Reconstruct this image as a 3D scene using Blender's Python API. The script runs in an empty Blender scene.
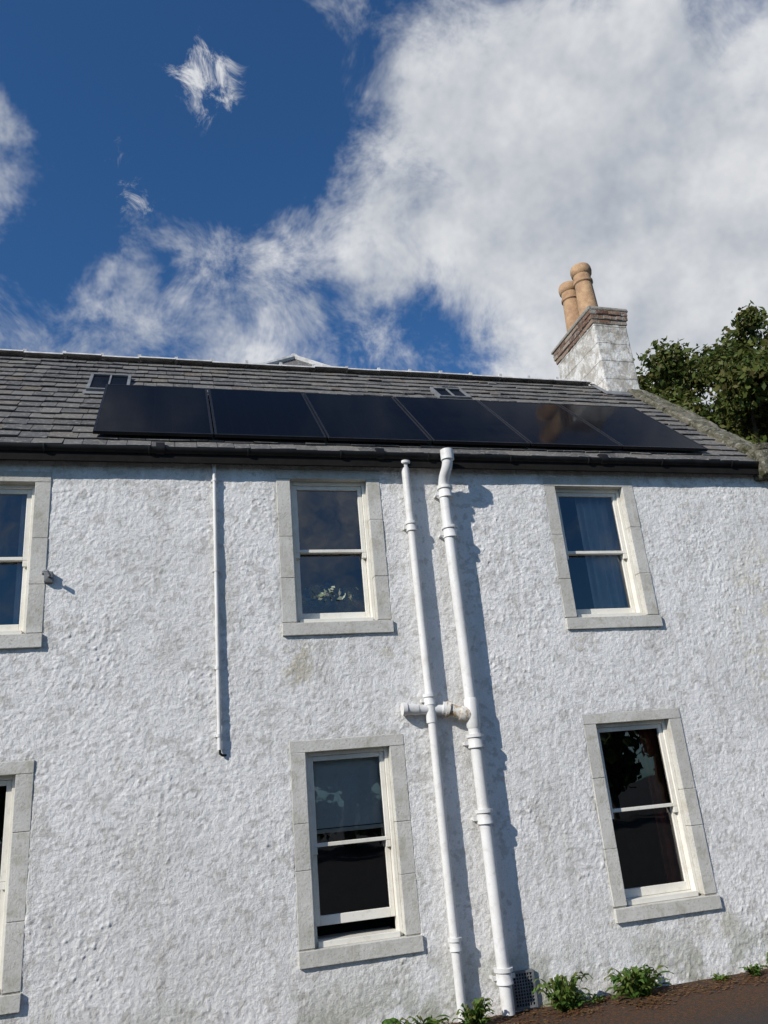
import bpy, bmesh, numpy as np, math, random
from mathutils import Vector, Matrix
random.seed(7); rng=np.random.default_rng(11)
S=bpy.context.scene
S.view_settings.view_transform='Standard'; S.view_settings.look='None'; S.view_settings.exposure=0
E=1.79; D=7.2; SL=0.9657            # eye height, wall plane Y, roof slope (44 deg)
XL,XR=-6.0,6.85
def roofz(y): return 3.25+E+SL*(y-7.05)
SUN=Vector((-1.7,-1.0,1.25)).normalized()

# ---------------------------------------------------------------- helpers
class NT:
    def __init__(s,name):
        s.m=bpy.data.materials.new(name); s.m.use_nodes=True; s.t=s.m.node_tree
        s.t.nodes.clear(); s.out=s.n('ShaderNodeOutputMaterial')
    def n(s,typ,**k):
        nd=s.t.nodes.new(typ)
        for a,v in k.items(): setattr(nd,a,v)
        return nd
    def l(s,a,b): s.t.links.new(a,b)
    def set(s,sock,v):
        if isinstance(v,bpy.types.NodeSocket): s.l(v,sock)
        else: sock.default_value=v
    def coord(s): return s.n('ShaderNodeTexCoord').outputs['Object']
    def noise(s,scale,detail=4,rough=.55,vec=None,dist=0):
        nd=s.n('ShaderNodeTexNoise'); nd.inputs['Scale'].default_value=scale; nd.inputs['Detail'].default_value=detail
        nd.inputs['Roughness'].default_value=rough; nd.inputs['Distortion'].default_value=dist
        s.l(vec if vec else s.coord(),nd.inputs['Vector']); return nd.outputs['Fac']
    def ramp(s,f,stops):
        r=s.n('ShaderNodeValToRGB'); s.l(f,r.inputs[0]); e=r.color_ramp.elements
        while len(e)<len(stops): e.new(.5)
        for i,(p,c) in enumerate(stops):
            e[i].position=p; e[i].color=(*c,1) if not isinstance(c,(int,float)) else (c,c,c,1)
        return r.outputs[0]
    def mix(s,f,a,b,mode='MIX'):
        m=s.n('ShaderNodeMix',data_type='RGBA',blend_type=mode); s.set(m.inputs[0],f)
        for k,v in ((6,a),(7,b)):
            if isinstance(v,tuple): v=(*v,1) if len(v)==3 else v
            s.set(m.inputs[k],v)
        return m.outputs[2]
    def math(s,op,a,b=0.0,clamp=False):
        m=s.n('ShaderNodeMath',operation=op,use_clamp=clamp); s.set(m.inputs[0],a); s.set(m.inputs[1],b); return m.outputs[0]
    def bump(s,h,strength=.5,dist=.01,nrm=None):
        b=s.n('ShaderNodeBump'); b.inputs['Strength'].default_value=strength; b.inputs['Distance'].default_value=dist
        s.l(h,b.inputs['Height']); 
        if nrm: s.l(nrm,b.inputs['Normal'])
        return b.outputs[0]
    def pbr(s,col,rough=.7,spec=.3,nrm=None,metal=0):
        p=s.n('ShaderNodeBsdfPrincipled')
        s.set(p.inputs['Base Color'],(*col,1) if isinstance(col,tuple) else col)
        s.set(p.inputs['Roughness'],rough); p.inputs['Specular IOR Level'].default_value=spec; p.inputs['Metallic'].default_value=metal
        if nrm: s.l(nrm,p.inputs['Normal'])
        s.l(p.outputs[0],s.out.inputs[0]); return p

def mat_wall():      # weathering comes from a vertex colour attribute (grime), grain from noise
    k=NT('white_harling'); c=k.coord()
    at=k.n('ShaderNodeAttribute'); at.attribute_name='grime'
    n=k.noise(66,4,.78,c)
    col=k.mix(k.ramp(n,[(.32,.7),(.47,0)]),at.outputs['Color'],(.58,.57,.55),'MULTIPLY')  # small shadows painted into the pits of the grain
    b=k.bump(n,1.0,.010)
    k.pbr(col,.95,.06,b); return k.m
def mat_plain_wall():
    k=NT('white_harling_plain'); c=k.coord()
    k.pbr(k.mix(k.noise(3,4,.6,c),(.76,.76,.755),(.62,.62,.60)),.95,.08,k.bump(k.noise(40,4,.7,c),.9,.02)); return k.m
def mat_stone(name='stone_surround',a=(.47,.46,.42),b=(.59,.58,.54)):
    k=NT(name); c=k.coord()
    col=k.mix(k.ramp(k.noise(3,5,.65,c),[(.35,0),(.65,1)]),a,b)
    col=k.mix(k.ramp(k.noise(45,4,.7,c),[(.56,0),(.68,.7)]),col,(.29,.28,.23))
    col=k.mix(k.ramp(k.noise(7,5,.75,c,.5),[(.50,0),(.66,.65)]),col,(.36,.34,.27))
    k.pbr(col,.85,.2,k.bump(k.noise(50,5,.7,c),.8,.006)); return k.m
def mat_paint(name,col,dirt=(.4,.36,.28),amt=.5,rough=.35):
    k=NT(name); c=k.coord()
    cc=k.mix(k.ramp(k.noise(14,4,.7,c),[(.52,0),(.72,amt)]),col,dirt)
    cc=k.mix(k.ramp(k.noise(2.5,4,.6,c),[(.4,0),(.7,.3)]),cc,dirt)
    k.pbr(cc,rough,.35,k.bump(k.noise(50,3,.6,c),.25,.003)); return k.m
def mat_rust():
    k=NT('rusty_paint'); c=k.coord()
    k.pbr(k.mix(k.ramp(k.noise(15,5,.7,c),[(.47,0),(.58,.9)]),(.70,.68,.62),(.36,.23,.10)),.6,.3); return k.m
def mat_slate():
    k=NT('roof_slate'); c=k.coord()
    g=k.n('ShaderNodeNewGeometry')
    col=k.ramp(g.outputs['Random Per Island'],[(0,(.070,.070,.074)),(.5,(.115,.114,.116)),(.85,(.16,.154,.147)),(1,(.115,.095,.08))])
    col=k.mix(k.ramp(k.noise(1.6,4,.7,c),[(.42,0),(.65,.5)]),col,(.18,.17,.15))
    col=k.mix(k.ramp(k.noise(24,4,.7,c),[(.53,0),(.66,.8)]),col,(.29,.28,.24))
    k.pbr(col,.8,.22,k.bump(k.noise(40,4,.6,c),.8,.006)); return k.m
def mat_moss_stone():
    k=NT('mossy_coping_stone'); c=k.coord()
    col=k.mix(k.ramp(k.noise(5,6,.75,c),[(.38,0),(.62,1)]),(.20,.185,.15),(.05,.05,.025))
    col=k.mix(k.ramp(k.noise(17,5,.7,c),[(.55,0),(.65,1)]),col,(.30,.29,.24))
    k.pbr(col,.95,.1,k.bump(k.noise(18,6,.7,c),.9,.03)); return k.m
def mat_chim():
    k=NT('chimney_limewash'); c=k.coord()
    n=k.noise(5.0,7,.72,c,.4)
    col=k.mix(k.ramp(n,[(.48,0),(.57,.85)]),(.68,.67,.64),(.36,.33,.28))
    col=k.mix(k.ramp(k.noise(22,5,.7,c),[(.50,0),(.62,.7)]),col,(.38,.36,.32))
    sx=k.n('ShaderNodeSeparateXYZ'); k.l(c,sx.inputs[0])
    f=k.math('FRACT',k.math('DIVIDE',k.math('ADD',sx.outputs[2],k.math('MULTIPLY',k.noise(3,3,.5,c),.06)),.31))
    j=k.ramp(f,[(0,0),(.05,1)]) 
    col=k.mix(k.math('MULTIPLY',k.math('SUBTRACT',1.0,j),.6),col,(.14,.12,.10))
    top=k.math('MULTIPLY',k.math('MULTIPLY',k.math('SUBTRACT',sx.outputs[2],7.9),1.6,True),k.ramp(k.noise(9,5,.7,c),[(.4,0),(.6,1)]))
    col=k.mix(top,col,(.24,.22,.18))
    b=k.bump(j,.5,.012); b=k.bump(k.noise(30,5,.7,c),.6,.012,b)
    k.pbr(col,.9,.15,b); return k.m
def mat_simple(name,a,b,sc=8,rough=.8,spec=.3,bs=.3,bd=.01):
    k=NT(name); c=k.coord()
    k.pbr(k.mix(k.ramp(k.noise(sc,4,.65,c),[(.35,0),(.65,1)]),a,b),rough,spec,k.bump(k.noise(sc*4,4,.65,c),bs,bd)); return k.m
def mat_brick():
    k=NT('chimney_brick'); c=k.coord(); g=k.n('ShaderNodeNewGeometry')
    col=k.ramp(g.outputs['Random Per Island'],[(0,(.13,.07,.05)),(.4,(.22,.13,.09)),(.75,(.28,.20,.15)),(1,(.36,.31,.26))])
    col=k.mix(k.ramp(k.noise(18,4,.7,c),[(.50,0),(.64,.7)]),col,(.30,.28,.24))
    k.pbr(col,.9,.1,k.bump(k.noise(50,4,.7,c),.9,.01)); return k.m
def mat_panel():
    k=NT('solar_cells_glass'); c=k.coord()
    sx=k.n('ShaderNodeSeparateXYZ'); k.l(c,sx.inputs[0])
    def line(o,per,w):
        f=k.math('FRACT',k.math('DIVIDE',o,per)); return k.math('LESS_THAN',f,w)
    l=k.math('MAXIMUM',line(sx.outputs[0],.182,.02),line(sx.outputs[2],.075,.03))
    col=k.mix(k.math('MULTIPLY',l,.5),(.004,.005,.008),(.011,.012,.016))
    d=k.n('ShaderNodeBsdfDiffuse'); k.l(col,d.inputs[0])
    g=k.n('ShaderNodeBsdfGlossy'); k.l(k.ramp(k.noise(1.6,5,.7,c),[(.35,.05),(.65,.15)]),g.inputs['Roughness'])
    f=k.n('ShaderNodeFresnel'); f.inputs['IOR'].default_value=1.30
    m=k.n('ShaderNodeMixShader'); k.l(k.math('MULTIPLY',f.outputs[0],.46,True),m.inputs[0]); k.l(d.outputs[0],m.inputs[1]); k.l(g.outputs[0],m.inputs[2])
    k.l(m.outputs[0],k.out.inputs[0]); return k.m
def mat_glass():
    k=NT('window_glass'); 
    t=k.n('ShaderNodeBsdfTransparent'); t.inputs[0].default_value=(.88,.91,.90,1)
    g=k.n('ShaderNodeBsdfGlossy'); g.inputs['Roughness'].default_value=.004
    k.l(k.bump(k.noise(1.9,2,.5),.10,.02),g.inputs['Normal'])
    f=k.n('ShaderNodeFresnel'); f.inputs['IOR'].default_value=1.62
    m=k.n('ShaderNodeMixShader'); k.l(k.math('MULTIPLY',f.outputs[0],2.6,True),m.inputs[0]); k.l(t.outputs[0],m.inputs[1]); k.l(g.outputs[0],m.inputs[2])
    k.l(m.outputs[0],k.out.inputs[0]); return k.m
def mat_leaf(name,cols,tr=.35):
    k=NT(name); g=k.n('ShaderNodeNewGeometry')
    n=len(cols); col=k.ramp(g.outputs['Random Per Island'],[(i/(n-1),c) for i,c in enumerate(cols)])
    p=k.n('ShaderNodeBsdfPrincipled'); k.l(col,p.inputs['Base Color']); p.inputs['Roughness'].default_value=.55; p.inputs['Specular IOR Level'].default_value=.25
    t=k.n('ShaderNodeBsdfTranslucent'); k.l(col,t.inputs[0])
    m=k.n('ShaderNodeMixShader'); m.inputs[0].default_value=tr; k.l(p.outputs[0],m.inputs[1]); k.l(t.outputs[0],m.inputs[2]); k.l(m.outputs[0],k.out.inputs[0]); return k.m
def mat_ground():
    k=NT('asphalt_ground'); c=k.coord()
    sx=k.n('ShaderNodeSeparateXYZ'); k.l(c,sx.inputs[0])
    col=k.mix(k.noise(120,3,.7,c),(.035,.035,.036),(.085,.083,.08))
    col=k.mix(k.ramp(k.noise(2.5,5,.7,c),[(.4,0),(.7,.5)]),col,(.06,.055,.045))
    d=k.math('SUBTRACT',1.0,k.math('DIVIDE',k.math('SUBTRACT',7.25,sx.outputs[1]),1.5),True)
    f=k.math('MULTIPLY',k.math('MULTIPLY',d,2.4,True),k.ramp(k.noise(14,5,.75,c),[(.33,0),(.52,1)]))
    col=k.mix(f,col,k.mix(k.ramp(k.noise(35,4,.7,c),[(.4,0),(.6,1)]),(.17,.075,.04),(.06,.05,.03)))
    k.pbr(col,.92,.2,k.bump(k.noise(60,4,.75,c),1.0,.03)); return k.m

M=dict(wall=mat_wall(),wall2=mat_plain_wall(),stone=mat_stone(),white=mat_paint('white_gloss_frame',(.75,.73,.66),(.42,.38,.30),.35),
 pipe=mat_paint('white_pipe_paint',(.68,.68,.67),(.40,.37,.32),.5,.5),rust=mat_rust(),slate=mat_slate(),moss=mat_moss_stone(),
 chim=mat_chim(),glass=mat_glass(),panel=mat_panel(),brick=mat_brick(),
 black=mat_simple('black_gutter_paint',(.006,.006,.007),(.014,.014,.014),10,.45,.3,.2,.003),
 pframe=mat_simple('panel_frame_black',(.006,.006,.008),(.012,.012,.014),10,.4,.3,.1,.001),
 dark=mat_simple('roof_felt_dark',(.010,.010,.010),(.016,.015,.014),6,.9,.1),
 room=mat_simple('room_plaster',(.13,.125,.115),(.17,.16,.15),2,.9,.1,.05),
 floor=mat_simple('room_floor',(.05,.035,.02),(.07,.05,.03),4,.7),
 mortar=mat_simple('cement_mortar',(.36,.34,.30),(.20,.19,.16),10,.95,.1,.6,.02),
 terra=mat_simple('buff_clay_pot',(.50,.33,.19),(.33,.205,.125),7,.85,.15,.5,.015),
 ridge=mat_simple('ridge_zinc',(.62,.62,.61),(.36,.355,.34),9,.6,.4,.3,.005),
 lead=mat_simple('lead_flashing',(.20,.21,.22),(.12,.125,.13),7,.6,.4,.4,.01),
 curtain=mat_simple('curtain_grey',(.62,.64,.68),(.55,.57,.61),6,.95,.05,.1),
 redcurtain=mat_simple('curtain_red',(.36,.10,.06),(.22,.06,.04),6,.95,.05,.1),
 blind=mat_simple('roller_blind',(.82,.84,.84),(.76,.78,.78),5,.9,.1,.05),
 bark=mat_simple('bark',(.06,.045,.03),(.11,.09,.065),6,.95,.1,.9,.03),
 leaf=mat_leaf('tree_leaves',[(.045,.070,.015),(.075,.105,.022),(.11,.14,.03),(.14,.15,.04),(.12,.10,.035)],.4),
 beltleaf=mat_leaf('belt_tree_leaves',[(.022,.045,.012),(.045,.075,.018),(.07,.10,.025)]),
 house_plant=mat_leaf('houseplant_leaves',[(.22,.30,.18),(.38,.42,.34),(.62,.62,.58)],.3),
 weed=mat_leaf('weed_leaves',[(.05,.11,.015),(.08,.16,.03),(.13,.19,.04),(.12,.12,.03)],.3),
 ground=mat_ground())

def link(o): S.collection.objects.link(o); return o
def empty(name,loc=(0,0,0)):
    o=bpy.data.objects.new(name,None); o.location=loc; return link(o)
def mesh_obj(name,verts,faces,mats,parent=None,smooth=False,mi=None,loc=(0,0,0)):
    me=bpy.data.meshes.new(name); me.from_pydata([tuple(v) for v in verts],[],faces)
    for m in (mats if isinstance(mats,list) else [mats]): me.materials.append(m)
    if mi is not None: me.polygons.foreach_set('material_index',mi)
    if smooth: me.polygons.foreach_set('use_smooth',[True]*len(me.polygons))
    me.update(); o=bpy.data.objects.new(name,me); o.location=loc; link(o)
    if parent: o.parent=parent
    return o
class MB:   # mesh builder
    def __init__(s): s.v=[];s.f=[];s.m=[]
    def box(s,x0,x1,y0,y1,z0,z1,mi=0,j=0,xf=None):
        b=len(s.v); q=[(x0,y0,z0),(x1,y0,z0),(x1,y1,z0),(x0,y1,z0),(x0,y0,z1),(x1,y0,z1),(x1,y1,z1),(x0,y1,z1)]
        if j: q=[tuple(c+random.uniform(-j,j) for c in p) for p in q]
        if xf: q=[xf(p) for p in q]
        s.v+=q
        for f in ((0,3,2,1),(4,5,6,7),(0,1,5,4),(1,2,6,5),(2,3,7,6),(3,0,4,7)):
            s.f.append(tuple(b+i for i in f)); s.m.append(mi)
    def quad(s,a,b,c,d,mi=0):
        n=len(s.v); s.v+=[a,b,c,d]; s.f.append((n,n+1,n+2,n+3)); s.m.append(mi)
    def tube(s,pts,rads,seg=20,mi=0,cap=True):
        pts=[Vector(p) for p in pts]; n0=len(s.v); up=None; N_=len(pts)
        for i,p in enumerate(pts):
            a=p; k=i
            while k>0 and (a-p).length<1e-6: k-=1; a=pts[k]
            b=p; k=i
            while k<N_-1 and (b-p).length<1e-6: k+=1; b=pts[k]
            ta=(p-a).normalized() if (p-a).length>1e-6 else Vector(); tb=(b-p).normalized() if (b-p).length>1e-6 else Vector()
            t=(ta+tb).normalized()
            if up is None: up=t.orthogonal().normalized()
            up=(up-t*up.dot(t)).normalized(); w=t.cross(up); r=rads[i] if isinstance(rads,(list,tuple)) else rads
            for k in range(seg):
                an=2*math.pi*k/seg; s.v.append(tuple(p+up*math.cos(an)*r+w*math.sin(an)*r))
        for i in range(N_-1):
            for k in range(seg):
                a=n0+i*seg+k; b=n0+i*seg+(k+1)%seg; s.f.append((a,b,b+seg,a+seg)); s.m.append(mi)
        if cap:
            s.f.append(tuple(n0+k for k in reversed(range(seg)))); s.m.append(mi)
            e=n0+(N_-1)*seg; s.f.append(tuple(e+k for k in range(seg))); s.m.append(mi)
    def obj(s,name,mats,parent=None,bevel=0,smooth=False,loc=(0,0,0)):
        o=mesh_obj(name,s.v,s.f,mats,parent,False,s.m,loc)
        if bevel:
            b=o.modifiers.new('bevel','BEVEL'); b.width=bevel; b.segments=2; b.limit_method='ANGLE'
        if smooth:
            o.data.polygons.foreach_set('use_smooth',[True]*len(o.data.polygons))
            try: o.data.set_sharp_from_angle(angle=math.radians(40))
            except Exception: pass
        return o

# ---------------------------------------------------------------- house
house=empty('whitewashed_cottage')
T=rng.random((512,512))
def vn(x,z,s,o=0,sz=None):
    sz=sz or s
    a=x/s+o*17.3+100; b=z/sz+o*31.7+100; i=np.floor(a).astype(int); j=np.floor(b).astype(int); u=a-i; v=b-j
    u=u*u*(3-2*u); v=v*v*(3-2*v); g=lambda p,q:T[p%512,q%512]
    return (g(i,j)*(1-u)+g(i+1,j)*u)*(1-v)+(g(i,j+1)*(1-u)+g(i+1,j+1)*u)*v-.5
def fb(x,z,s,o,n=5,r=.6,sz=None):
    t=0;a=1;tot=0
    ca,sa=math.cos(.7),math.sin(.7)
    for i in range(n):
        t=t+a*vn(x,z,s,o+i*3,sz); tot+=a; a*=r; s*=.5; sz=sz*.5 if sz else None
        x,z=(x*ca-z*sa,x*sa+z*ca) if sz is None else (x,z)
    return t/tot*1.6+.5
sst=lambda v,a,b:(lambda t:t*t*(3-2*t))(np.clip((v-a)/(b-a),0,1))
# window rectangles (outer surround), absolute z
WIN={'UL':(-2.11,-1.06,1.45+E,3.07+E),'UM':(1.0,2.05,1.47+E,3.14+E),'UR':(3.88,4.97,1.43+E,3.10+E),
     'LL':(-2.11,-1.06,-1.24+E,.53+E),'LM':(1.015,2.055,-1.23+E,.53+E),'LR':(3.88,4.97,-1.24+E,.59+E)}
xs=np.concatenate([np.arange(XL,-2.7,.04),np.arange(-2.7,XR+.001,.0085)]); xs[-1]=XR
zs=np.linspace(-.05,3.30+E,600)
X,Z=np.meshgrid(xs,zs)
wx=X+.012*vn(X,Z,.09,8)+.004*vn(X,Z,.03,10); wz=Z+.012*vn(X,Z,.09,9)+.004*vn(X,Z,.03,11)
ca,sa=math.cos(.6),math.sin(.6); rx=wx*ca-wz*sa; rz=wx*sa+wz*ca
cb,sb_=math.cos(1.9),math.sin(1.9); qx=wx*cb-wz*sb_; qz=wx*sb_+wz*cb
h=.018*vn(wx,wz,1.1,1)+.006*vn(wx,wz,.30,7)+.0022*vn(rx,rz,.09,2)+.0024*vn(rx,rz,.045,3)+.0036*vn(qx,qz,.027,4)+.0038*vn(rx,rz,.017,5)
patch=np.clip(.6+1.8*vn(X,Z,.45,21)+.8*vn(X,Z,.2,22),.25,1.4)
# separate thrown pebbles: sparse bumps of 2-3 cm
h+= .013*np.clip(vn(rx,rz,.034,12)-.17,0,1)*patch + .015*np.clip(vn(qx,qz,.024,13)-.16,0,1)*patch + .005*np.clip(vn(rx,rz,.07,14)-.15,0,1)*patch
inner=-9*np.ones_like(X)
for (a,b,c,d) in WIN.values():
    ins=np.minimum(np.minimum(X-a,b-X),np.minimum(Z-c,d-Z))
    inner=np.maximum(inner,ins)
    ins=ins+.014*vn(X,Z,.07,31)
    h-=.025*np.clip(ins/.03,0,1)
Y=D-h
# --- grime colour
C=np.zeros(X.shape+(3,)); C[:]=(.80,.795,.78)
def lay(mask,col,C):
    mask=np.clip(mask,0,1)[...,None]; return C*(1-mask)+np.array(col)*mask
C=lay(.4*sst(fb(X,Z,1.6,40),.45,.70),(.71,.705,.69),C)
C=lay(.25*sst(fb(X,Z,.22,50),.52,.72),(.58,.57,.54),C)
C=lay(.28*sst(fb(X,Z,.22,60,4,.6,1.6),.57,.78),(.52,.50,.45),C)
C=lay(.50*sst(fb(X,Z,.06,70,3),.68,.80),(.46,.44,.40),C)
C=lay(.85*np.clip(1-Z*1.7,0,1)*sst(fb(X,Z,.3,80),.42,.68),(.32,.33,.25),C)
C=lay(.6*np.clip((Z-4.70)*2.6,0,1)*sst(fb(X,Z,.16,90,4,.6,.5),.45,.70),(.44,.43,.39),C)
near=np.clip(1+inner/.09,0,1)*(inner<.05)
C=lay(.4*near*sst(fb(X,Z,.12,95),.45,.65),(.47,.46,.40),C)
fine=fb(X,Z,.14,100,5,.72)
for (px_,pz_,rx_,rz_,cc,a_) in ((1.12,3.02,.20,.34,(.46,.42,.31),.7),(6.4,3.0,.7,1.5,(.64,.60,.48),.55),(2.37,2.25,.16,.5,(.50,.49,.44),.6),(2.0,3.15,.2,.2,(.50,.46,.36),.5),(4.05,3.08,.25,.16,(.50,.46,.38),.5),(4.9,.46,.35,.22,(.5,.48,.38),.5),(6.6,2.0,.4,.5,(.55,.53,.42),.5)):
    q=np.clip(1-np.sqrt(((X-px_)/rx_)**2+((Z-pz_)/rz_)**2),0,1)
    C=lay(a_*sst(q,0,.6)*sst(fine,.46,.60),cc,C)
nx,nz=len(xs),len(zs)
co=np.stack([X,Y,Z],-1).reshape(-1,3).astype(np.float32)
ii=(np.arange(nz-1)[:,None]*nx+np.arange(nx-1)[None,:])
cx=(xs[:-1]+xs[1:])/2; cz=(zs[:-1]+zs[1:])/2; CX,CZ=np.meshgrid(cx,cz)
keep=np.ones_like(CX,bool)
for (a,b,c,d) in WIN.values(): keep&=~((CX>a+.04)&(CX<b-.04)&(CZ>c+.04)&(CZ<d-.04))
ii=ii[keep]; F=np.stack([ii,ii+1,ii+nx+1,ii+nx],-1).astype(np.int32)
me=bpy.data.meshes.new('harled_front_wall'); me.vertices.add(len(co)); me.vertices.foreach_set('co',co.ravel())
me.loops.add(F.size); me.loops.foreach_set('vertex_index',F.ravel()); me.polygons.add(len(F))
me.polygons.foreach_set('loop_start',np.arange(0,F.size,4,dtype=np.int32)); me.polygons.foreach_set('use_smooth',np.ones(len(F),bool))
me.update(calc_edges=True)
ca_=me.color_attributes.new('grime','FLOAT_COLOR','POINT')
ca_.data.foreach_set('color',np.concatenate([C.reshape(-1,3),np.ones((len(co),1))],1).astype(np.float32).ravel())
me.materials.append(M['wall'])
fw=link(bpy.data.objects.new('harled_front_wall',me)); fw.parent=house
# other walls (gables + rear)
RY=9.55; RZ=roofz(RY); BY=2*RY-7.2
mb=MB()
for x in (XL,XR):
    n=len(mb.v); mb.v+=[(x,D,0),(x,BY,0),(x,BY,3.25+E),(x,RY,RZ-.06),(x,D,3.25+E)]; mb.f.append((n,n+1,n+2,n+3,n+4)); mb.m.append(0)
mb.quad((XL,BY,0),(XR,BY,0),(XR,BY,3.3+E),(XL,BY,3.3+E))
mb.obj('gable_and_rear_walls',[M['wall2']],house)

def wavy(name,x0,x1,y,z0,z1,mat,amp=.025,waves=6):
    v=[];f=[];n=60
    for i in range(n+1):
        t=i/n; x=x0+(x1-x0)*t; yy=y+amp*math.sin(t*waves*6.283+.6*math.sin(t*9))
        v+=[(x,yy,z0),(x+.01*math.sin(t*20),yy*.999+.006,z1)]
    for i in range(n): f.append((2*i,2*i+2,2*i+3,2*i+1))
    return mesh_obj(name,v,f,mat,None,True)
def leaves(name,clumps,n,size,mat,parent=None,shape=1.6,flat=.0):
    c=np.array([k[0] for k in clumps]); r=np.array([k[1] for k in clumps]); w=r**2.2; w/=w.sum()
    idx=rng.choice(len(clumps),n,p=w)
    d=rng.normal(size=(n,3)); d/=np.linalg.norm(d,axis=1,keepdims=True)
    rad=r[idx]*(rng.random(n)**.45)*(1+.15*rng.normal(size=n))
    P=c[idx]+d*rad[:,None]*np.array([1,1,.8])
    nrm=d*.8+rng.normal(size=(n,3))*.7+np.array([0,0,.3]); nrm/=np.linalg.norm(nrm,axis=1,keepdims=True)
    a=np.cross(nrm,rng.normal(size=(n,3))); a/=np.linalg.norm(a,axis=1,keepdims=True); b=np.cross(nrm,a)
    s=(size*(.6+.8*rng.random(n)))[:,None]
    V=np.stack([P-a*s*.5*shape,P-b*s*.45+nrm*s*.08,P+a*s*.5*shape,P+b*s*.45+nrm*s*.08],1).reshape(-1,3)
    me=bpy.data.meshes.new(name); me.vertices.add(4*n); me.vertices.foreach_set('co',V.astype(np.float32).ravel())
    me.loops.add(4*n); me.loops.foreach_set('vertex_index',np.arange(4*n,dtype=np.int32)); me.polygons.add(n)
    me.polygons.foreach_set('loop_start',np.arange(0,4*n,4,dtype=np.int32)); me.update(calc_edges=True); me.materials.append(mat)
    o=link(bpy.data.objects.new(name,me)); 
    if parent: o.parent=parent
    return o
def window(key,raised=0.0):
    a,b,c,d=WIN[key]
    x0,x1=a+.135,b-.135; z1=d-.10; z0=c+.125
    mb=MB(); yf=D-.006; g=.0015
    mb.box(a,b,yf-.001,D+.22,z1,d,0,.0015)                         # lintel
    H=z1-z0
    for sx,ex,seed in ((a,x0,0),(x1,b,1)):
        c1=random.uniform(.28,.40); c2=random.uniform(.58,.72); cuts=[0,c1,c2,1]
        for q in range(3):
            jit=random.uniform(-.0015,.0015)
            mb.box(sx,ex,yf+jit,D+.22,z0+H*cuts[q]+g,z0+H*cuts[q+1]-g,0,.001)
    mb.box(a-.005,b+.005,yf-.024,D+.22,c-.005,z0-.012,0,.002)
    o=mb.obj('stone_surround',[M['stone']],None,.004)
    mm=MB(); mm.box(a+.01,x0-.008,D+.0,D+.2,z0-.02,z1+.02); mm.box(x1+.008,b-.01,D+.0,D+.2,z0-.02,z1+.02)
    m=mm.obj('joint_mortar',[M['mortar']])
    fr=MB(); ya=D+.075; t=.035
    fr.box(x0,x0+t,ya,D+.19,z0-.01,z1); fr.box(x1-t,x1,ya,D+.19,z0-.01,z1)
    fr.box(x0+t,x1-t,ya,D+.19,z1-t,z1); fr.box(x0+t,x1-t,ya-.035,D+.19,z0-.011,z0+.035)
    ix0,ix1=x0+t+.002,x1-t-.002; iz0=z0+.037; iz1=z1-t-.002; zm=(iz0+iz1)/2
    gl=MB()
    def sash(za,zb,y,bot,top):
        s=.042
        fr.box(ix0,ix0+s,y,y+.04,za,zb); fr.box(ix1-s,ix1,y,y+.04,za,zb)
        fr.box(ix0+s,ix1-s,y+.001,y+.039,za,za+bot); fr.box(ix0+s,ix1-s,y+.001,y+.039,zb-top,zb)
        gl.quad((ix0+s-.004,y+.02,za+bot-.004),(ix1-s+.004,y+.02,za+bot-.004),(ix1-s+.004,y+.022,zb-top+.004),(ix0+s-.004,y+.022,zb-top+.004))
    sash(zm-.018,iz1,D+.095,.032,.04)
    sash(iz0+raised,zm+.018+raised,D+.142,.075,.032)
    for xx in (ix0,ix1-.042): fr.box(xx+.001,xx+.041,D+.096,D+.134,zm-.075,zm-.019)
    if raised: fr.box(ix0,ix1,D+.19,D+.40,z0-.02,z0+.03)
    f=fr.obj('sash_frame',[M['white']],None,.004); gg=gl.obj('glass_panes',[M['glass']])
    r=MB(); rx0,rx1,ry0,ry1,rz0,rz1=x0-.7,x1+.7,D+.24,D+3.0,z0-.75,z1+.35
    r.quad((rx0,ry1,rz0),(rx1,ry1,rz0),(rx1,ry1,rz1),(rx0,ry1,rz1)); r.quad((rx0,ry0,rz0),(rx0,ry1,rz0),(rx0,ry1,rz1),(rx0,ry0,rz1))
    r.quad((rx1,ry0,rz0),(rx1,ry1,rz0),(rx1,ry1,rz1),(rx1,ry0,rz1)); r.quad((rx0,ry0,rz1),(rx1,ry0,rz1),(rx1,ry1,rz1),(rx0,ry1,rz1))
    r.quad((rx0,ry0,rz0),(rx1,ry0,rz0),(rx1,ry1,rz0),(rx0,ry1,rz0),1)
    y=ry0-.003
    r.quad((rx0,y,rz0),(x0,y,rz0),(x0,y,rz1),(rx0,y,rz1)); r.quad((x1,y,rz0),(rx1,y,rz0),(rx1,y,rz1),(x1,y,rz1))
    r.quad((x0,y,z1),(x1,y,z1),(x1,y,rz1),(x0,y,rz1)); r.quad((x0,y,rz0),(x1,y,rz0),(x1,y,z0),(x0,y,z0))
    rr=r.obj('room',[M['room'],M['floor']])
    e=empty('sash_window'); e.parent=house
    for q in (o,m,f,gg,rr): q.parent=e
    ex=[]
    if key=='UR': ex.append(wavy('curtain',x0+.36,x1+.02,D+.25,z0-.3,z1+.05,M['curtain'],.022,5))
    if key=='LR': ex.append(wavy('curtain',x1-.21,x1+.06,D+.25,z0-.3,z1+.05,M['redcurtain'],.02,3)); 
    if key=='LM':
        q=MB(); q.box(x0+.01,x1-.01,D+.205,D+.209,zm+.15,z1+.0); q.box(x0+.01,x1-.01,D+.198,D+.216,zm+.125,zm+.15); ex.append(q.obj('roller_blind',[M['blind']]))
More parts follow.
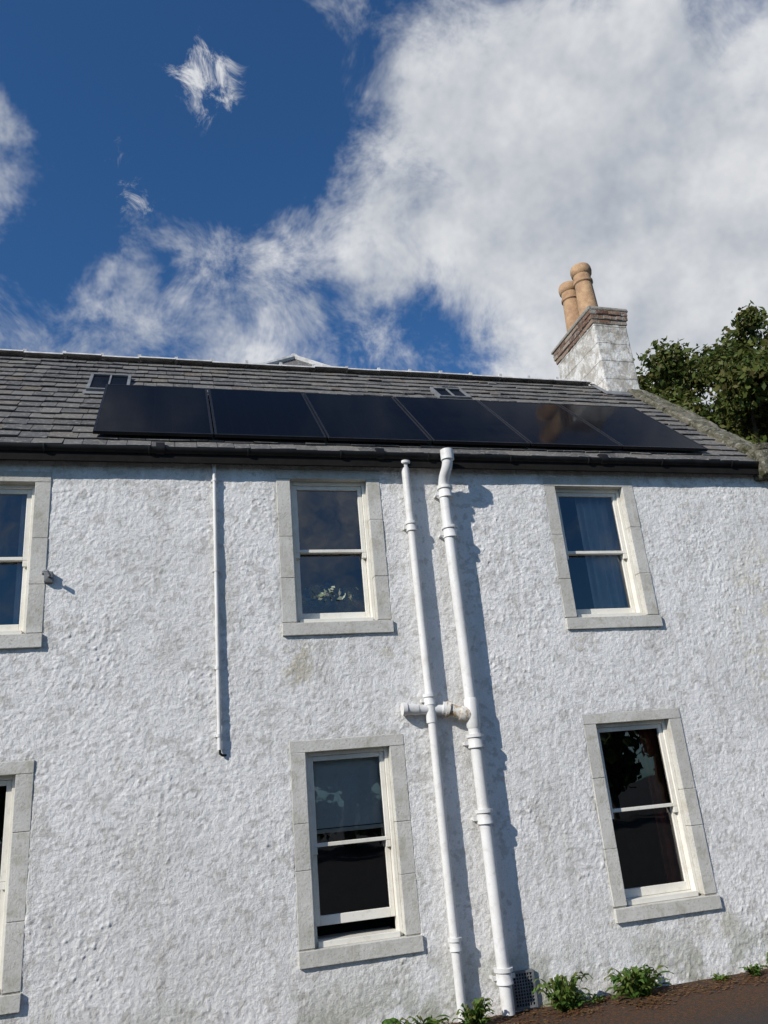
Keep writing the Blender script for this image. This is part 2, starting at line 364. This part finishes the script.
    if key=='UM':
        q=MB(); q.box(x0,x1,D+.241,D+.46,z0-.03,z0+.0); 
        q.tube([(1.42,D+.34,z0+.002),(1.42,D+.34,z0+.14)],[.05,.075],16); q.tube([(1.66,D+.34,z0+.002),(1.66,D+.34,z0+.13)],[.045,.07],16)
        ex.append(q.obj('window_board_and_pots',[M['white']]))
        ex.append(leaves('houseplant_foliage',[((1.38,D+.27,z0+.30),.13),((1.52,D+.27,z0+.30),.13),((1.68,D+.27,z0+.28),.12),((1.30,D+.27,z0+.24),.09),((1.50,D+.27,z0+.38),.07)],2200,.034,M['house_plant']))
    if key=='UL': ex.append(wavy('curtain',x1-.15,x1+.1,D+.26,z0-.3,z1+.05,M['curtain'],.02,2))
    for q in ex: q.parent=e
for kx in WIN: window(kx,.10 if kx=='LM' else 0)

# ---- roof slates
cs=math.cos(math.radians(44)); sn=math.sin(math.radians(44)); Y0=7.085; Z0=roofz(Y0)
L=(RY-Y0)/cs
mb=MB(); ex=.20; nc=int(L/ex)+1
def rp(x,s,o): return (x,Y0+s*cs-o*sn,Z0+s*sn+o*cs)
for c in range(nc+1):
    s0=c*ex; s1=min(s0+ex*1.35,L+.02); x=XL-.0+random.uniform(-.2,0)
    if s0>L-.04: break
    exw=.235-.05*c/nc
    while x<XR-.05:
        w=exw*random.uniform(.65,1.25); xa=max(x,XL)+.003; xb=min(x+w,XR-.12)-.003
        if xb-xa>.05:
            j=random.uniform(-.016,.012); t=random.uniform(.006,.012); k=random.uniform(-.003,.007); tw=random.uniform(-.009,.009)
            if random.random()<.05: j-=.03
            n=len(mb.v)
            bo=.018+k; to=-.004; u1=random.uniform(0,.006); u2=random.uniform(0,.006)
            mb.v+=[rp(xa,s0+j+tw,bo-t),rp(xb,s0+j-tw,bo-t),rp(xb,s1,to-t),rp(xa,s1,to-t),rp(xa,s0+j+tw,bo+u1),rp(xb,s0+j-tw,bo+u2),rp(xb,s1,to),rp(xa,s1,to)]
            for f in ((4,5,6,7),(0,1,5,4),(1,2,6,5),(3,0,4,7)): mb.f.append(tuple(n+i for i in f)); mb.m.append(0)
        x+=w
mb.obj('slates',[M['slate']],house)
mb=MB()
mb.quad(rp(XL,0,-.012),rp(XR,0,-.012),rp(XR,L,-.012),rp(XL,L,-.012))
mb.quad((XL,RY,RZ-.01),(XR,RY,RZ-.01),(XR,BY+.12,roofz(Y0)),(XL,BY+.12,roofz(Y0)))
mb.quad((XL,Y0,Z0-.02),(XR,Y0,Z0-.02),(XR,D+.05,Z0-.02),(XL,D+.05,Z0-.02))
mb.box(XL,XR,Y0+.005,Y0+.03,Z0-.14,Z0-.022)
mb.obj('roof_underlay_and_fascia',[M['dark']],house)
# ridge
mb=MB(); x=XL
while x<6.2:
    w=.46; r=.085
    n=len(mb.v); dz=random.uniform(-.010,.010)
    for xx in (x,min(x+w,6.24)):
        for q in range(9):
            an=math.pi*(q/8); 
            mb.v.append((xx,RY-math.cos(an)*r*1.35,RZ+.005+dz+math.sin(an)*r*.62))
    for q in range(8): mb.f.append((n+q,n+9+q,n+10+q,n+q+1)); mb.m.append(0)
    mb.f.append(tuple(n+q for q in range(9))); mb.m.append(0)
    mb.box(x-.02,x+.022,RY-.06,RY+.06,RZ+.03,RZ+.085,0,.006)
    x+=w+.006
mb.obj('ridge_tiles',[M['ridge']],house,0,True)
# gutter (half round) with brackets
mb=MB(); gy,gz,gr=7.105,3.285+E,.062
n=len(mb.v)
for xx in (XL,6.78):
    for q in range(13):
        an=math.pi+math.pi*q/12; mb.v.append((xx,gy+math.cos(an)*gr,gz+math.sin(an)*gr))
    for q in range(13):
        an=2*math.pi-math.pi*q/12; mb.v.append((xx,gy+math.cos(an)*(gr-.006),gz+math.sin(an)*(gr-.006)))
for q in range(26): mb.f.append((n+q,n+(q+1)%26,n+26+(q+1)%26,n+26+q)); mb.m.append(0)
mb.f.append(tuple(n+q for q in range(13))); mb.m.append(0); mb.f.append(tuple(n+26+q for q in range(13))); mb.m.append(0)
x=XL+.3
while x<6.7:
    mb.tube([(x-.02,gy-gr*math.cos(a)*1.08,gz-gr*math.sin(a)*1.08) for a in [i*math.pi/10 for i in range(11)]],.009,6)
    x+=.92
for x in (-2.9,-.1,2.05,4.6):
    mb.tube([(x-.04,gy,gz-.004),(x+.04,gy,gz-.004)],gr+.007,24)
mb.obj('gutter',[M['black']],house,0,True)
# gable skews (coping)
mb=MB()
for X0,X1 in ((6.62,6.95),):
    n=6; s=-.02
    for i in range(n):
        e=s+(L-.35)/n
        mb.box(X0+random.uniform(-.015,.015),X1,s+.006,e-.006,-.03,.085+random.uniform(-.015,.015),0,.012,lambda p:rp(*p)); s=e
mb.box(6.60,7.02,6.98,7.34,3.10+E,3.44+E,0,.02)
mb.box(6.66,7.0,7.04,7.30,3.445+E,3.55+E,0,.03)
o=mb.obj('gable_skew_stones',[M['moss']],house,.03)
sub=o.modifiers.new('s','SUBSURF'); sub.subdivision_type='SIMPLE'; sub.levels=3; sub.render_levels=3
tx=bpy.data.textures.new('skewrough','CLOUDS'); tx.noise_scale=.10
dm=o.modifiers.new('d','DISPLACE'); dm.texture=tx; dm.strength=.045; dm.mid_level=.5; dm.texture_coords='GLOBAL'
# rear wing roof (peeks above the ridge)
wx_,wy,wz=1.86,10.75,4.74+E+1.85
mb=MB(); hw=1.9
A=(wx_,wy,wz);B=(wx_,15.5,wz);zl=wz-hw*.62
mb.quad((wx_-hw,wy-.9,zl),A,B,(wx_-hw,15.5,zl)); mb.quad(A,(wx_+hw,wy-.9,zl),(wx_+hw,15.5,zl),B); n=len(mb.v); mb.v+=[(wx_-hw,wy-.9,zl),(wx_+hw,wy-.9,zl),A]; mb.f.append((n,n+1,n+2)); mb.m.append(0)
mb.box(wx_-hw+.15,wx_+hw-.15,11.0,15.4,0,zl-.01,1)
mb.tube([(wx_-hw,wy-.9,zl+.02),(wx_,wy,wz+.02)],.05,8,2); mb.tube([(wx_+hw,wy-.9,zl+.02),(wx_,wy,wz+.02)],.05,8,2); mb.tube([(wx_,wy-.02,wz+.03),(wx_,15.5,wz+.03)],.06,8,2)
mb.obj('rear_wing',[M['slate'],M['wall2'],M['ridge']],house)
# rooflights
def rooflight(xa,xb,s0,s1,h=.06):
    m=MB(); xf=lambda p:rp(*p)
    f=.035
    m.box(xa,xb,s0,s0+f,.0,h,0,0,xf); m.box(xa,xb,s1-f,s1,.0,h,0,0,xf); m.box(xa,xa+f,s0+f,s1-f,0,h-.002,0,0,xf); m.box(xb-f,xb,s0+f,s1-f,0,h-.002,0,0,xf)
    mid=(xa+xb)/2; m.box(mid-.010,mid+.010,s0+f,s1-f,0,h-.004,0,0,xf)
    m.box(xa+f,xb-f,s0+f,s1-f,.01,h-.02,1,0,xf); m.box(xa-.03,xb+.03,s0-.10,s0-.002,.022,.028,0,0,xf)
    return m.obj('rooflight',[M['lead'],M['panel']],house,.003)
rooflight(-.93,-.47,(8.40-Y0)/cs,(8.90-Y0)/cs); rooflight(3.38,3.83,(8.66-Y0)/cs,(8.98-Y0)/cs)

# ---- chimney
ch=empty('chimney'); ch.parent=house
cx0,cx1,cy0,cy1=6.30,6.88,9.25,10.50; ct=6.60+E
m=MB(); m.box(cx0,cx1,cy0,cy1,4.9+E,ct)
o=m.obj('stack',[M['chim']],ch,.02)
sub=o.modifiers.new('s','SUBSURF'); sub.subdivision_type='SIMPLE'; sub.levels=5; sub.render_levels=5
tx=bpy.data.textures.new('stackrough','CLOUDS'); tx.noise_scale=.10
dm=o.modifiers.new('d','DISPLACE'); dm.texture=tx; dm.strength=.018; dm.mid_level=.5; dm.texture_coords='GLOBAL'
m=MB()
def course(z,off,shift):
    x0,x1,y0,y1=cx0-off,cx1+off,cy0-off,cy1+off; bh=.066; t=.10; bl=.215
    m.box(x0+.006,x1-.006,y0+.006,y1-.006,z-.006,z+bh+.008,1)
    p=y0-(bl*.5 if shift else 0)
    while p<y1:
        a=max(p,y0)+.005; b=min(p+bl,y1)-.005
        if b-a>.03:
            m.box(x0+random.uniform(-.006,.006),x0+t,a,b,z,z+bh,0,.005); m.box(x1-t,x1,a,b,z,z+bh,0,.005)
        p+=bl
    p=x0+t+.004
    while p<x1-t:
        b=min(p+bl*(.5 if shift else 1),x1-t)-.008
        if b-p>.02: m.box(p,b,y0+random.uniform(-.006,.006),y0+t,z,z+bh,0,.005); m.box(p,b,y1-t,y1,z,z+bh,0,.005)
        p=b+.012
course(ct,.012,0); course(ct+.076,.03,1); course(ct+.152,.04,0)
m.obj('brick_crown',[M['brick'],M['mortar']],ch,.008)
m=MB(); zt=ct+.228
m.box(cx0-.05,cx1+.05,cy0-.05,cy1+.05,zt-.004,zt+.055,0,.016)
m.box(cx0+.08,cx1-.08,cy0+.08,cy1-.08,zt+.056,zt+.13,0,.02)
m.obj('flaunching',[M['mortar']],ch,.02)
for i,py in enumerate((9.72,10.17)):
    m=MB(); zb=zt+.10; zz=8.0+E-(.03 if i else 0); Hh=zz-zb
    pr=[(0,.185),(.06,.185),(.07,.165),(.35,.155),(.68,.140),(.70,.160),(.735,.160),(.75,.140),(.84,.142),(.86,.165),(.92,.175),(.97,.168),(1,.155),(1,.12)]
    m.tube([(6.585,py,zb+Hh*a) for a,_ in pr],[r for _,r in pr],28,0,False)
    m.tube([(6.585,py,zb+Hh*.90),(6.585,py,zb+Hh*.999)],.1195,28,1)
    o=m.obj('chimney_pot',[M['terra'],M['dark']],ch,0,True)

m=MB(); xf=lambda p:rp(*p)
sb=(cy0-Y0)/cs
m.box(cx0-.10,cx1+.02,sb-.16,sb+.02,.02,.032,0,0,xf); m.box(cx0-.10,cx0-.02,sb,L,.02,.034,0,0,xf)
m.obj('lead_flashing',[M['lead']],ch,.004)

# ---------------------------------------------------------------- solar panels
PW,PL=1.134,1.72; px=-.72; sp0=(7.237-Y0)/cs
for i in range(6):
    m=MB(); w=PW-.014
    m.box(0,w,0,.035,0,.022,1); m.box(0,w,0,.035,PL-.022,PL,1); m.box(0,.022,0,.035,.022,PL-.022,1); m.box(w-.022,w,0,.035,.022,PL-.022,1)
    m.box(.022,w-.022,.003,.03,.022,PL-.022,0)
    for zz in (.35,1.35):
        m.box(-.004,w+.004,.036,.07,zz,zz+.04,1); 
    o=m.obj('solar_panel',[M['panel'],M['pframe']])
    b=o.modifiers.new('bevel','BEVEL'); b.width=.002; b.segments=1
    o.location=rp(px+i*PW,sp0+random.uniform(-.002,.002),.088+random.uniform(-.001,.001))
    o.rotation_euler=(math.radians(44-90+random.uniform(-.15,.15)),0,0)

# ---------------------------------------------------------------- pipes
def collar(m,x,y,z,r,mi=0,hh=.10):
    k=r*1.34
    m.tube([(x,y,z-hh),(x,y,z-hh),(x,y,z-hh+.012),(x,y,z-hh+.02),(x,y,z-.03),(x,y,z-.028),(x,y,z),(x,y,z+.002)],[r*.9,k,k,k*.93,k*.93,k*1.12,k*1.12,r*.9],24,mi)
    m.box(x-r*1.9,x+r*1.9,y+r*.2,y+r*.2+.02,z-hh+.03,z-hh+.065,mi)
    m.box(x-r*1.7,x-r*1.35,y+r*.3,D+.02,z-hh+.035,z-hh+.06,mi); m.box(x+r*1.35,x+r*1.7,y+r*.3,D+.02,z-hh+.035,z-hh+.06,mi)
m=MB(); r=.040; y=D-.075; x=2.32
m.tube([(x,y,0.02),(x,y,1.3),(x+.004,y-.003,2.6),(x,y,3.8),(x-.003,y,3.235+E)],r,24); 
for z in (2.56+E,.86+E,-1.16+E,3.215+E): collar(m,x,y,z,r,0,.10 if z<5 else .035)
m.tube([(x,y,.60+E),(x,y,.60+E),(x,y,.80+E),(x,y,.80+E)],[r*.9,r*1.22,r*1.22,r*.9],24)
m.obj('drainpipe',[M['pipe'],M['rust']],None,0,True)
m=MB(); r=.054; y=D-.105; x=2.71
def bez(a,b,c,n=7): return [tuple((Vector(a)*(1-t)**2+Vector(b)*2*t*(1-t)+Vector(c)*t*t)) for t in [i/n for i in range(1,n+1)]]
neck=[(x+.016,6.955,3.285+E),(x+.016,6.955,3.21+E)]+bez((x+.016,6.955,3.21+E),(x+.016,6.955,3.12+E),(x,7.02,3.06+E))+bez((x,7.02,3.06+E),(x-.012,y,2.99+E),(x-.012,y,2.90+E))
m.tube(neck+[(x-.012,y,2.5+E),(x,y,1.2+E),(x,y,0.02)],r,24)
for z in (2.93+E,2.50+E,.47+E,-.18+E,-1.43+E): collar(m,x,y,z,r,0,.12)
m.tube([(x+.016,6.955,3.17+E),(x+.016,6.955,3.17+E),(x+.016,6.955,3.28+E),(x+.016,6.955,3.28+E)],[r*.9,r*1.25,r*1.25,r*.9],24)
m.tube([(x,y,.52+E),(x,y,.54+E),(x,y,.78+E),(x,y,.80+E)],[r,r*1.2,r*1.2,r],24)
m.obj('soil_pipe',[M['pipe'],M['rust']],None,0,True)
# horizontal branch
m=MB(); yb=D-.07; zb=.705+E
m.tube([(2.05,yb,zb+.035),(2.05,yb,zb+.035),(2.09,yb,zb+.034),(2.09,yb,zb+.034),(2.20,yb,zb+.022),(2.2,yb,zb+.022),(2.44,yb,zb+.008),(2.50,yb-.01,zb)],[.02,.060,.060,.050,.050,.044,.044,.044],20)
m.tube([(2.47,yb-.006,zb+.012),(2.47,yb-.006,zb+.012),(2.50,yb-.01,zb+.005),(2.50,yb-.01,zb+.005),(2.60,y+.012,zb-.035),(2.60,y+.012,zb-.035),(2.64,y,zb-.05),(2.70,y,zb-.07)],[.03,.072,.072,.055,.055,.070,.070,.052],20,1)
m.tube([(2.44,yb,zb+.02),(2.44,yb,zb+.02),(2.468,yb-.004,zb+.014),(2.468,yb-.004,zb+.014)],[.03,.062,.062,.03],20,0)
m.obj('waste_pipe_branch',[M['pipe'],M['rust']],None,0,True)
# thin conduit
m=MB(); x=.405
m.tube([(x-.004,D-.028,3.28+E),(x,D-.03,2.0+E),(x+.006,D-.03,.50+E)],.0185,14)
for z in (3.0,2.1,1.2,.62): 
    m.tube([(x,D-.03,z+E-.012),(x,D-.03,z+E-.012),(x,D-.03,z+E+.012),(x,D-.03,z+E+.012)],[.015,.023,.023,.015],14); m.box(x-.035,x+.035,D-.018,D+.01,z+E-.01,z+E+.01)
m.tube([(x+.006,D-.03,.51+E),(x+.008,D-.03,.47+E),(x+.03,D-.012,.455+E),(x+.06,D+.01,.455+E)],.011,10,1)  # black stub stands in for the shadow at the conduit's lower end
m.obj('cable_conduit',[M['pipe'],M['black']],None,0,True)
# small wall bracket near left window
m=MB(); bx,bz=-1.03,2.06+E
m.box(bx-.035,bx+.035,D-.05,D+.0,bz-.05,bz+.04,0,.006); m.tube([(bx,D-.05,bz),(bx+.02,D-.11,bz-.01),(bx+.0,D-.12,bz+.03),(bx-.03,D-.10,bz+.04)],.010,8,0); m.box(bx-.06,bx+.015,D-.035,D-.01,bz+.03,bz+.055,0,.004)
m.obj('iron_wall_bracket',[M['lead']],None,.004)
# air vent
m=MB(); vx0,vx1,vz0,vz1=2.80,3.01,.02,.30; yv=D-.035
m.box(vx0,vx1,D-.005,D+.02,vz0,vz1,1)
m.box(vx0,vx0+.018,yv,D-.006,vz0,vz1);m.box(vx1-.018,vx1,yv,D-.006,vz0,vz1);m.box(vx0+.018,vx1-.018,yv,D-.006,vz1-.018,vz1);m.box(vx0+.018,vx1-.018,yv,D-.006,vz0,vz0+.018)
for i in range(1,7): xx=vx0+.018+(vx1-vx0-.036)*i/7; m.box(xx-.004,xx+.004,yv+.003,yv+.012,vz0+.018,vz1-.018)
for i in range(1,10): zz=vz0+.018+(vz1-vz0-.036)*i/10; m.box(vx0+.018,vx1-.018,yv+.0045,yv+.0105,zz-.004,zz+.004)
m.obj('air_vent_grille',[M['lead'],M['black']])

# ---------------------------------------------------------------- vegetation
def tree(name,base,height,crown,nl,size,spread=1.0,nclump=60):
    e=empty(name); bx,by,bz=base
    m=MB(); top=Vector((bx,by,height*.62))
    tr=[(bx,by,bz-.1),(bx+.05,by,height*.15),(bx-.1,by+.1,height*.35),tuple(top),(bx,by,height*.85)]
    m.tube(tr,[height*.035,height*.027,height*.022,height*.014,height*.004],12)
    cl=[]
    for i in range(nclump):
        th=random.uniform(0,6.283); u=random.uniform(-1,1); rr=(random.random()**.4)
        q=math.sqrt(1-u*u)
        c=Vector((bx+crown[0]*rr*q*math.cos(th),by+crown[0]*rr*q*math.sin(th),crown[1]+crown[2]*rr*u))
        cr=random.uniform(.20,.46)*spread*crown[0]*.5
        cl.append((tuple(c),cr))
        if i%2==0:
            st=Vector(tr[2]).lerp(top,random.random()); mid=st.lerp(c,.5)+Vector((0,0,.2))
            m.tube([tuple(st),tuple(mid),tuple(c)],[height*.010,height*.006,height*.002],6)
    m.obj('trunk_and_limbs',[M['bark']],e,0,True)
    leaves('crown_leaves',cl,nl,size,M['leaf'],e)
    return e
tree('deciduous_tree',(15.3,16.5,0),13.6,(3.7,10.4,3.0),50000,.11,1.0,72)
tree('deciduous_tree',(20.0,18.5,0),13.8,(3.6,10.9,3.2),36000,.13)
tree('deciduous_tree',(17.6,19.5,0),12.6,(3.6,9.2,2.9),36000,.13)
# garden tree belt behind the viewer (seen mirrored in the panes)
bt=empty('background_trees'); cl=[]; m=MB()
for i in range(16):
    x=-24+i*3.4+random.uniform(-1,1); y=-21+random.uniform(-2.5,2.5); hgt=random.uniform(5.0,7.5)
    m.tube([(x,y,0),(x,y,hgt*.5),(x+.2,y,hgt*.85)],[.25,.16,.04],8)
    for q in range(9): cl.append(((x+random.uniform(-1.6,1.6),y+random.uniform(-1.5,1.5),random.uniform(1.2,hgt)),random.uniform(.7,1.3)))
m.obj('trunks',[M['bark']],bt); leaves('belt_leaves',cl,42000,.30,M['beltleaf'],bt)
# weeds at wall foot
def weed(x,y,rad,hgt,n=70):
    V=[];Fc=[]
    for i in range(n):
        th=random.uniform(0,6.283); ln=rad*random.uniform(.35,1.15); up=hgt*random.uniform(.2,1.15); w=random.uniform(.011,.024)
        o=Vector((x+random.uniform(-.35,.35)*rad,y+random.uniform(-.15,.15)*rad,0)); d=Vector((math.cos(th),math.sin(th)*.6-.15,0)); s=Vector((-d.y,d.x,0)).normalized()
        pts=[(0,0,.2),(.25,.5,.8),(.5,.85,.55),(.68,.98,1.0),(.85,.98,.6),(1,.85,.05)]
        n0=len(V)
        for a,b,c in pts:
            p=o+d*ln*a+Vector((0,0,up*b)); tw=Vector((0,0,random.uniform(-.008,.014)))
            if p.y>D-.02: p.y=D-.02-random.uniform(0,.03)
            V.append(tuple(p-s*w*c+tw)); V.append(tuple(p+s*w*c-tw))
        for k in range(len(pts)-1): Fc.append((n0+2*k,n0+2*k+1,n0+2*k+3,n0+2*k+2))
    mesh_obj('weed_plant',V,Fc,M['weed'],None,False)
for a in ((3.20,7.02,.22,.23,110),(3.90,7.03,.26,.20,150),(4.74,7.06,.10,.05,24),(5.08,7.05,.12,.08,40),(5.42,7.05,.2,.13,70),(2.36,6.95,.15,.17,80),(1.9,6.98,.24,.12,90),(6.1,7.03,.16,.12,50),(3.52,7.08,.07,.05,18)): weed(*a)
leaves('leaf_litter',[((x,7.0+random.uniform(-.3,.12),.012),.18) for x in np.arange(1.5,6.8,.10)],3600,.022,mat_leaf('litter',[(.18,.07,.03),(.10,.05,.02),(.22,.13,.05)],.1))
lit_=bpy.data.objects['leaf_litter']; co=np.empty(len(lit_.data.vertices)*3,np.float32); lit_.data.vertices.foreach_get('co',co); co=co.reshape(-1,3); co[:,2]=.006+abs(co[:,2]-.01)*.12; lit_.data.vertices.foreach_set('co',co.ravel())

# ---------------------------------------------------------------- ground
m=MB(); m.quad((-400,-400,0),(400,-400,0),(400,400,0),(-400,400,0)); m.obj('ground',[M['ground']])

# ---------------------------------------------------------------- world
w=bpy.data.worlds.new('World'); S.world=w; w.use_nodes=True; t=w.node_tree; t.nodes.clear()
try: w.cycles.sampling_method='MANUAL'; w.cycles.sample_map_resolution=512
except Exception as ex_: print(ex_)
def N(typ,**k):
    nd=t.nodes.new(typ)
    for a,v in k.items(): setattr(nd,a,v)
    return nd
def lk(a,b): t.links.new(a,b)
def sset(s,v):
    if isinstance(v,bpy.types.NodeSocket): lk(v,s)
    else: s.default_value=v
def mt(op,a,b=0.0,clamp=False):
    m=N('ShaderNodeMath',operation=op,use_clamp=clamp); sset(m.inputs[0],a); sset(m.inputs[1],b); return m.outputs[0]
def vm(op,a,b=None):
    m=N('ShaderNodeVectorMath',operation=op); sset(m.inputs[0],a)
    if b is not None: sset(m.inputs[1],b)
    return m
def ss(v,a,b):
    m=N('ShaderNodeMapRange',interpolation_type='SMOOTHSTEP'); sset(m.inputs[0],v); m.inputs[1].default_value=a; m.inputs[2].default_value=b; return m.outputs[0]
def mixc(f,a,b,mode='MIX'):
    m=N('ShaderNodeMix',data_type='RGBA',blend_type=mode); sset(m.inputs[0],f); sset(m.inputs[6],a); sset(m.inputs[7],b); return m.outputs[2]
sky=N('ShaderNodeTexSky'); sky.sky_type='NISHITA'; sky.sun_disc=False; sky.sun_elevation=math.asin(SUN.z); sky.sun_rotation=math.atan2(SUN.x,SUN.y)%(2*math.pi)
sky.air_density=1.0; sky.dust_density=.3; sky.ozone_density=2.0
nv=vm('NORMALIZE',N('ShaderNodeTexCoord').outputs['Generated']).outputs[0]
def fbm(vec,scale,det,rough,dist=0):
    n=N('ShaderNodeTexNoise'); lk(vec,n.inputs['Vector']); n.inputs['Scale'].default_value=scale; n.inputs['Detail'].default_value=det; n.inputs['Roughness'].default_value=rough; n.inputs['Distortion'].default_value=dist; return n.outputs['Fac']
blobs=[((.46,.60,.66),.42,.50),((.55,.55,.55),.45,.48),((.36,.66,.66),.22,.20),((.16,.795,.59),.16,.36),((0.0,.79,.61),.13,.34),((.25,.75,.60),.12,.22),((-.20,.73,.655),.15,.40),((.02,.85,.52),.28,.14),
 ((.0,.66,.75),.30,-.42),((.12,.68,.72),.17,-.20),((-.12,.78,.62),.10,-.22),((.285,.78,.55),.055,-.30),((.32,.70,.65),.05,-.16),((.1,-.9,.35),.9,.16)]
n1=fbm(nv,3.4,6,.62,.25); n2=fbm(nv,10,5,.70,.4)
d0=mt('ADD',mt('MULTIPLY',mt('SUBTRACT',n1,.5),1.7),mt('MULTIPLY',mt('SUBTRACT',n2,.5),1.1))
for c,r,a in blobs:
    q=vm('DISTANCE',nv,tuple(Vector(c).normalized())).outputs['Value']
    d0=mt('ADD',d0,mt('MULTIPLY',ss(q,r,0.0),a))
# small torn fair-weather scraps: fine noise breaks their edge
n3=fbm(nv,26,5,.72,.8)
wisp=None
for c,r,a in (((.036,.662,.749),.075,1.0),((-.035,.755,.665),.055,.65),((-.058,.72,.69),.045,.55)):
    q=vm('DISTANCE',nv,tuple(Vector(c).normalized())).outputs['Value']
    g=mt('MULTIPLY',ss(q,r,0.0),a)
    wisp=g if wisp is None else mt('MAXIMUM',wisp,g)
wm=ss(mt('ADD',mt('MULTIPLY',mt('SUBTRACT',n3,.5),2.6),mt('MULTIPLY',wisp,.85)),.42,1.15)
off=vm('ADD',nv,tuple(SUN*.045+Vector((0,0,.02)))).outputs[0]
ga=fbm(nv,5.0,5,.62); gb=fbm(off,5.0,5,.62)
mask=mt('MAXIMUM',ss(d0,-.04,.55),mt('MULTIPLY',wm,mt('MULTIPLY',wisp,1.6,True)))
lit=mt('ADD',.58,mt('MULTIPLY',mt('SUBTRACT',ga,gb),3.0),True)
core=ss(d0,.35,1.1)
ccol=mixc(lit,(4.6,5.1,5.9,1),(8.9,9.05,9.3,1))
ccol=mixc(mt('MULTIPLY',core,.35),ccol,(5.6,5.9,6.5,1))
skc=mixc(1.0,sky.outputs[0],(.44,.86,1.26,1),'MULTIPLY')
fin=mixc(mask,skc,ccol)
bg=N('ShaderNodeBackground'); lk(fin,bg.inputs[0]); bg.inputs[1].default_value=.084
wo=N('ShaderNodeOutputWorld'); lk(bg.outputs[0],wo.inputs[0])

# ---------------------------------------------------------------- sun
sl=bpy.data.lights.new('sun','SUN'); sl.energy=4.8; sl.angle=math.radians(.5); sl.color=(1,.94,.86)
so=link(bpy.data.objects.new('sun',sl)); so.rotation_euler=SUN.to_track_quat('Z','Y').to_euler(); so.location=(-10,-6,12)

# ---------------------------------------------------------------- camera
yaw,pit,rol,f=.2802,.34496,-.09259,790.085
cy_,sy_,cp,sp_,cr,sr=math.cos(yaw),math.sin(yaw),math.cos(pit),math.sin(pit),math.cos(rol),math.sin(rol)
Fv=Vector((sy_*cp,cy_*cp,sp_)); R0=Vector((cy_,-sy_,0)); U0=R0.cross(Fv)
Rv=cr*R0+sr*U0; Uv=-sr*R0+cr*U0
cam=bpy.data.cameras.new('camera'); cam.sensor_fit='VERTICAL'; cam.sensor_height=24; cam.sensor_width=18; cam.lens=f/1024*24; cam.clip_end=2000
co_=link(bpy.data.objects.new('camera',cam))
mw=Matrix.Identity(4)
for r_ in range(3): mw[r_][0]=Rv[r_]; mw[r_][1]=Uv[r_]; mw[r_][2]=-Fv[r_]
mw[2][3]=E; co_.matrix_world=mw
S.camera=co_
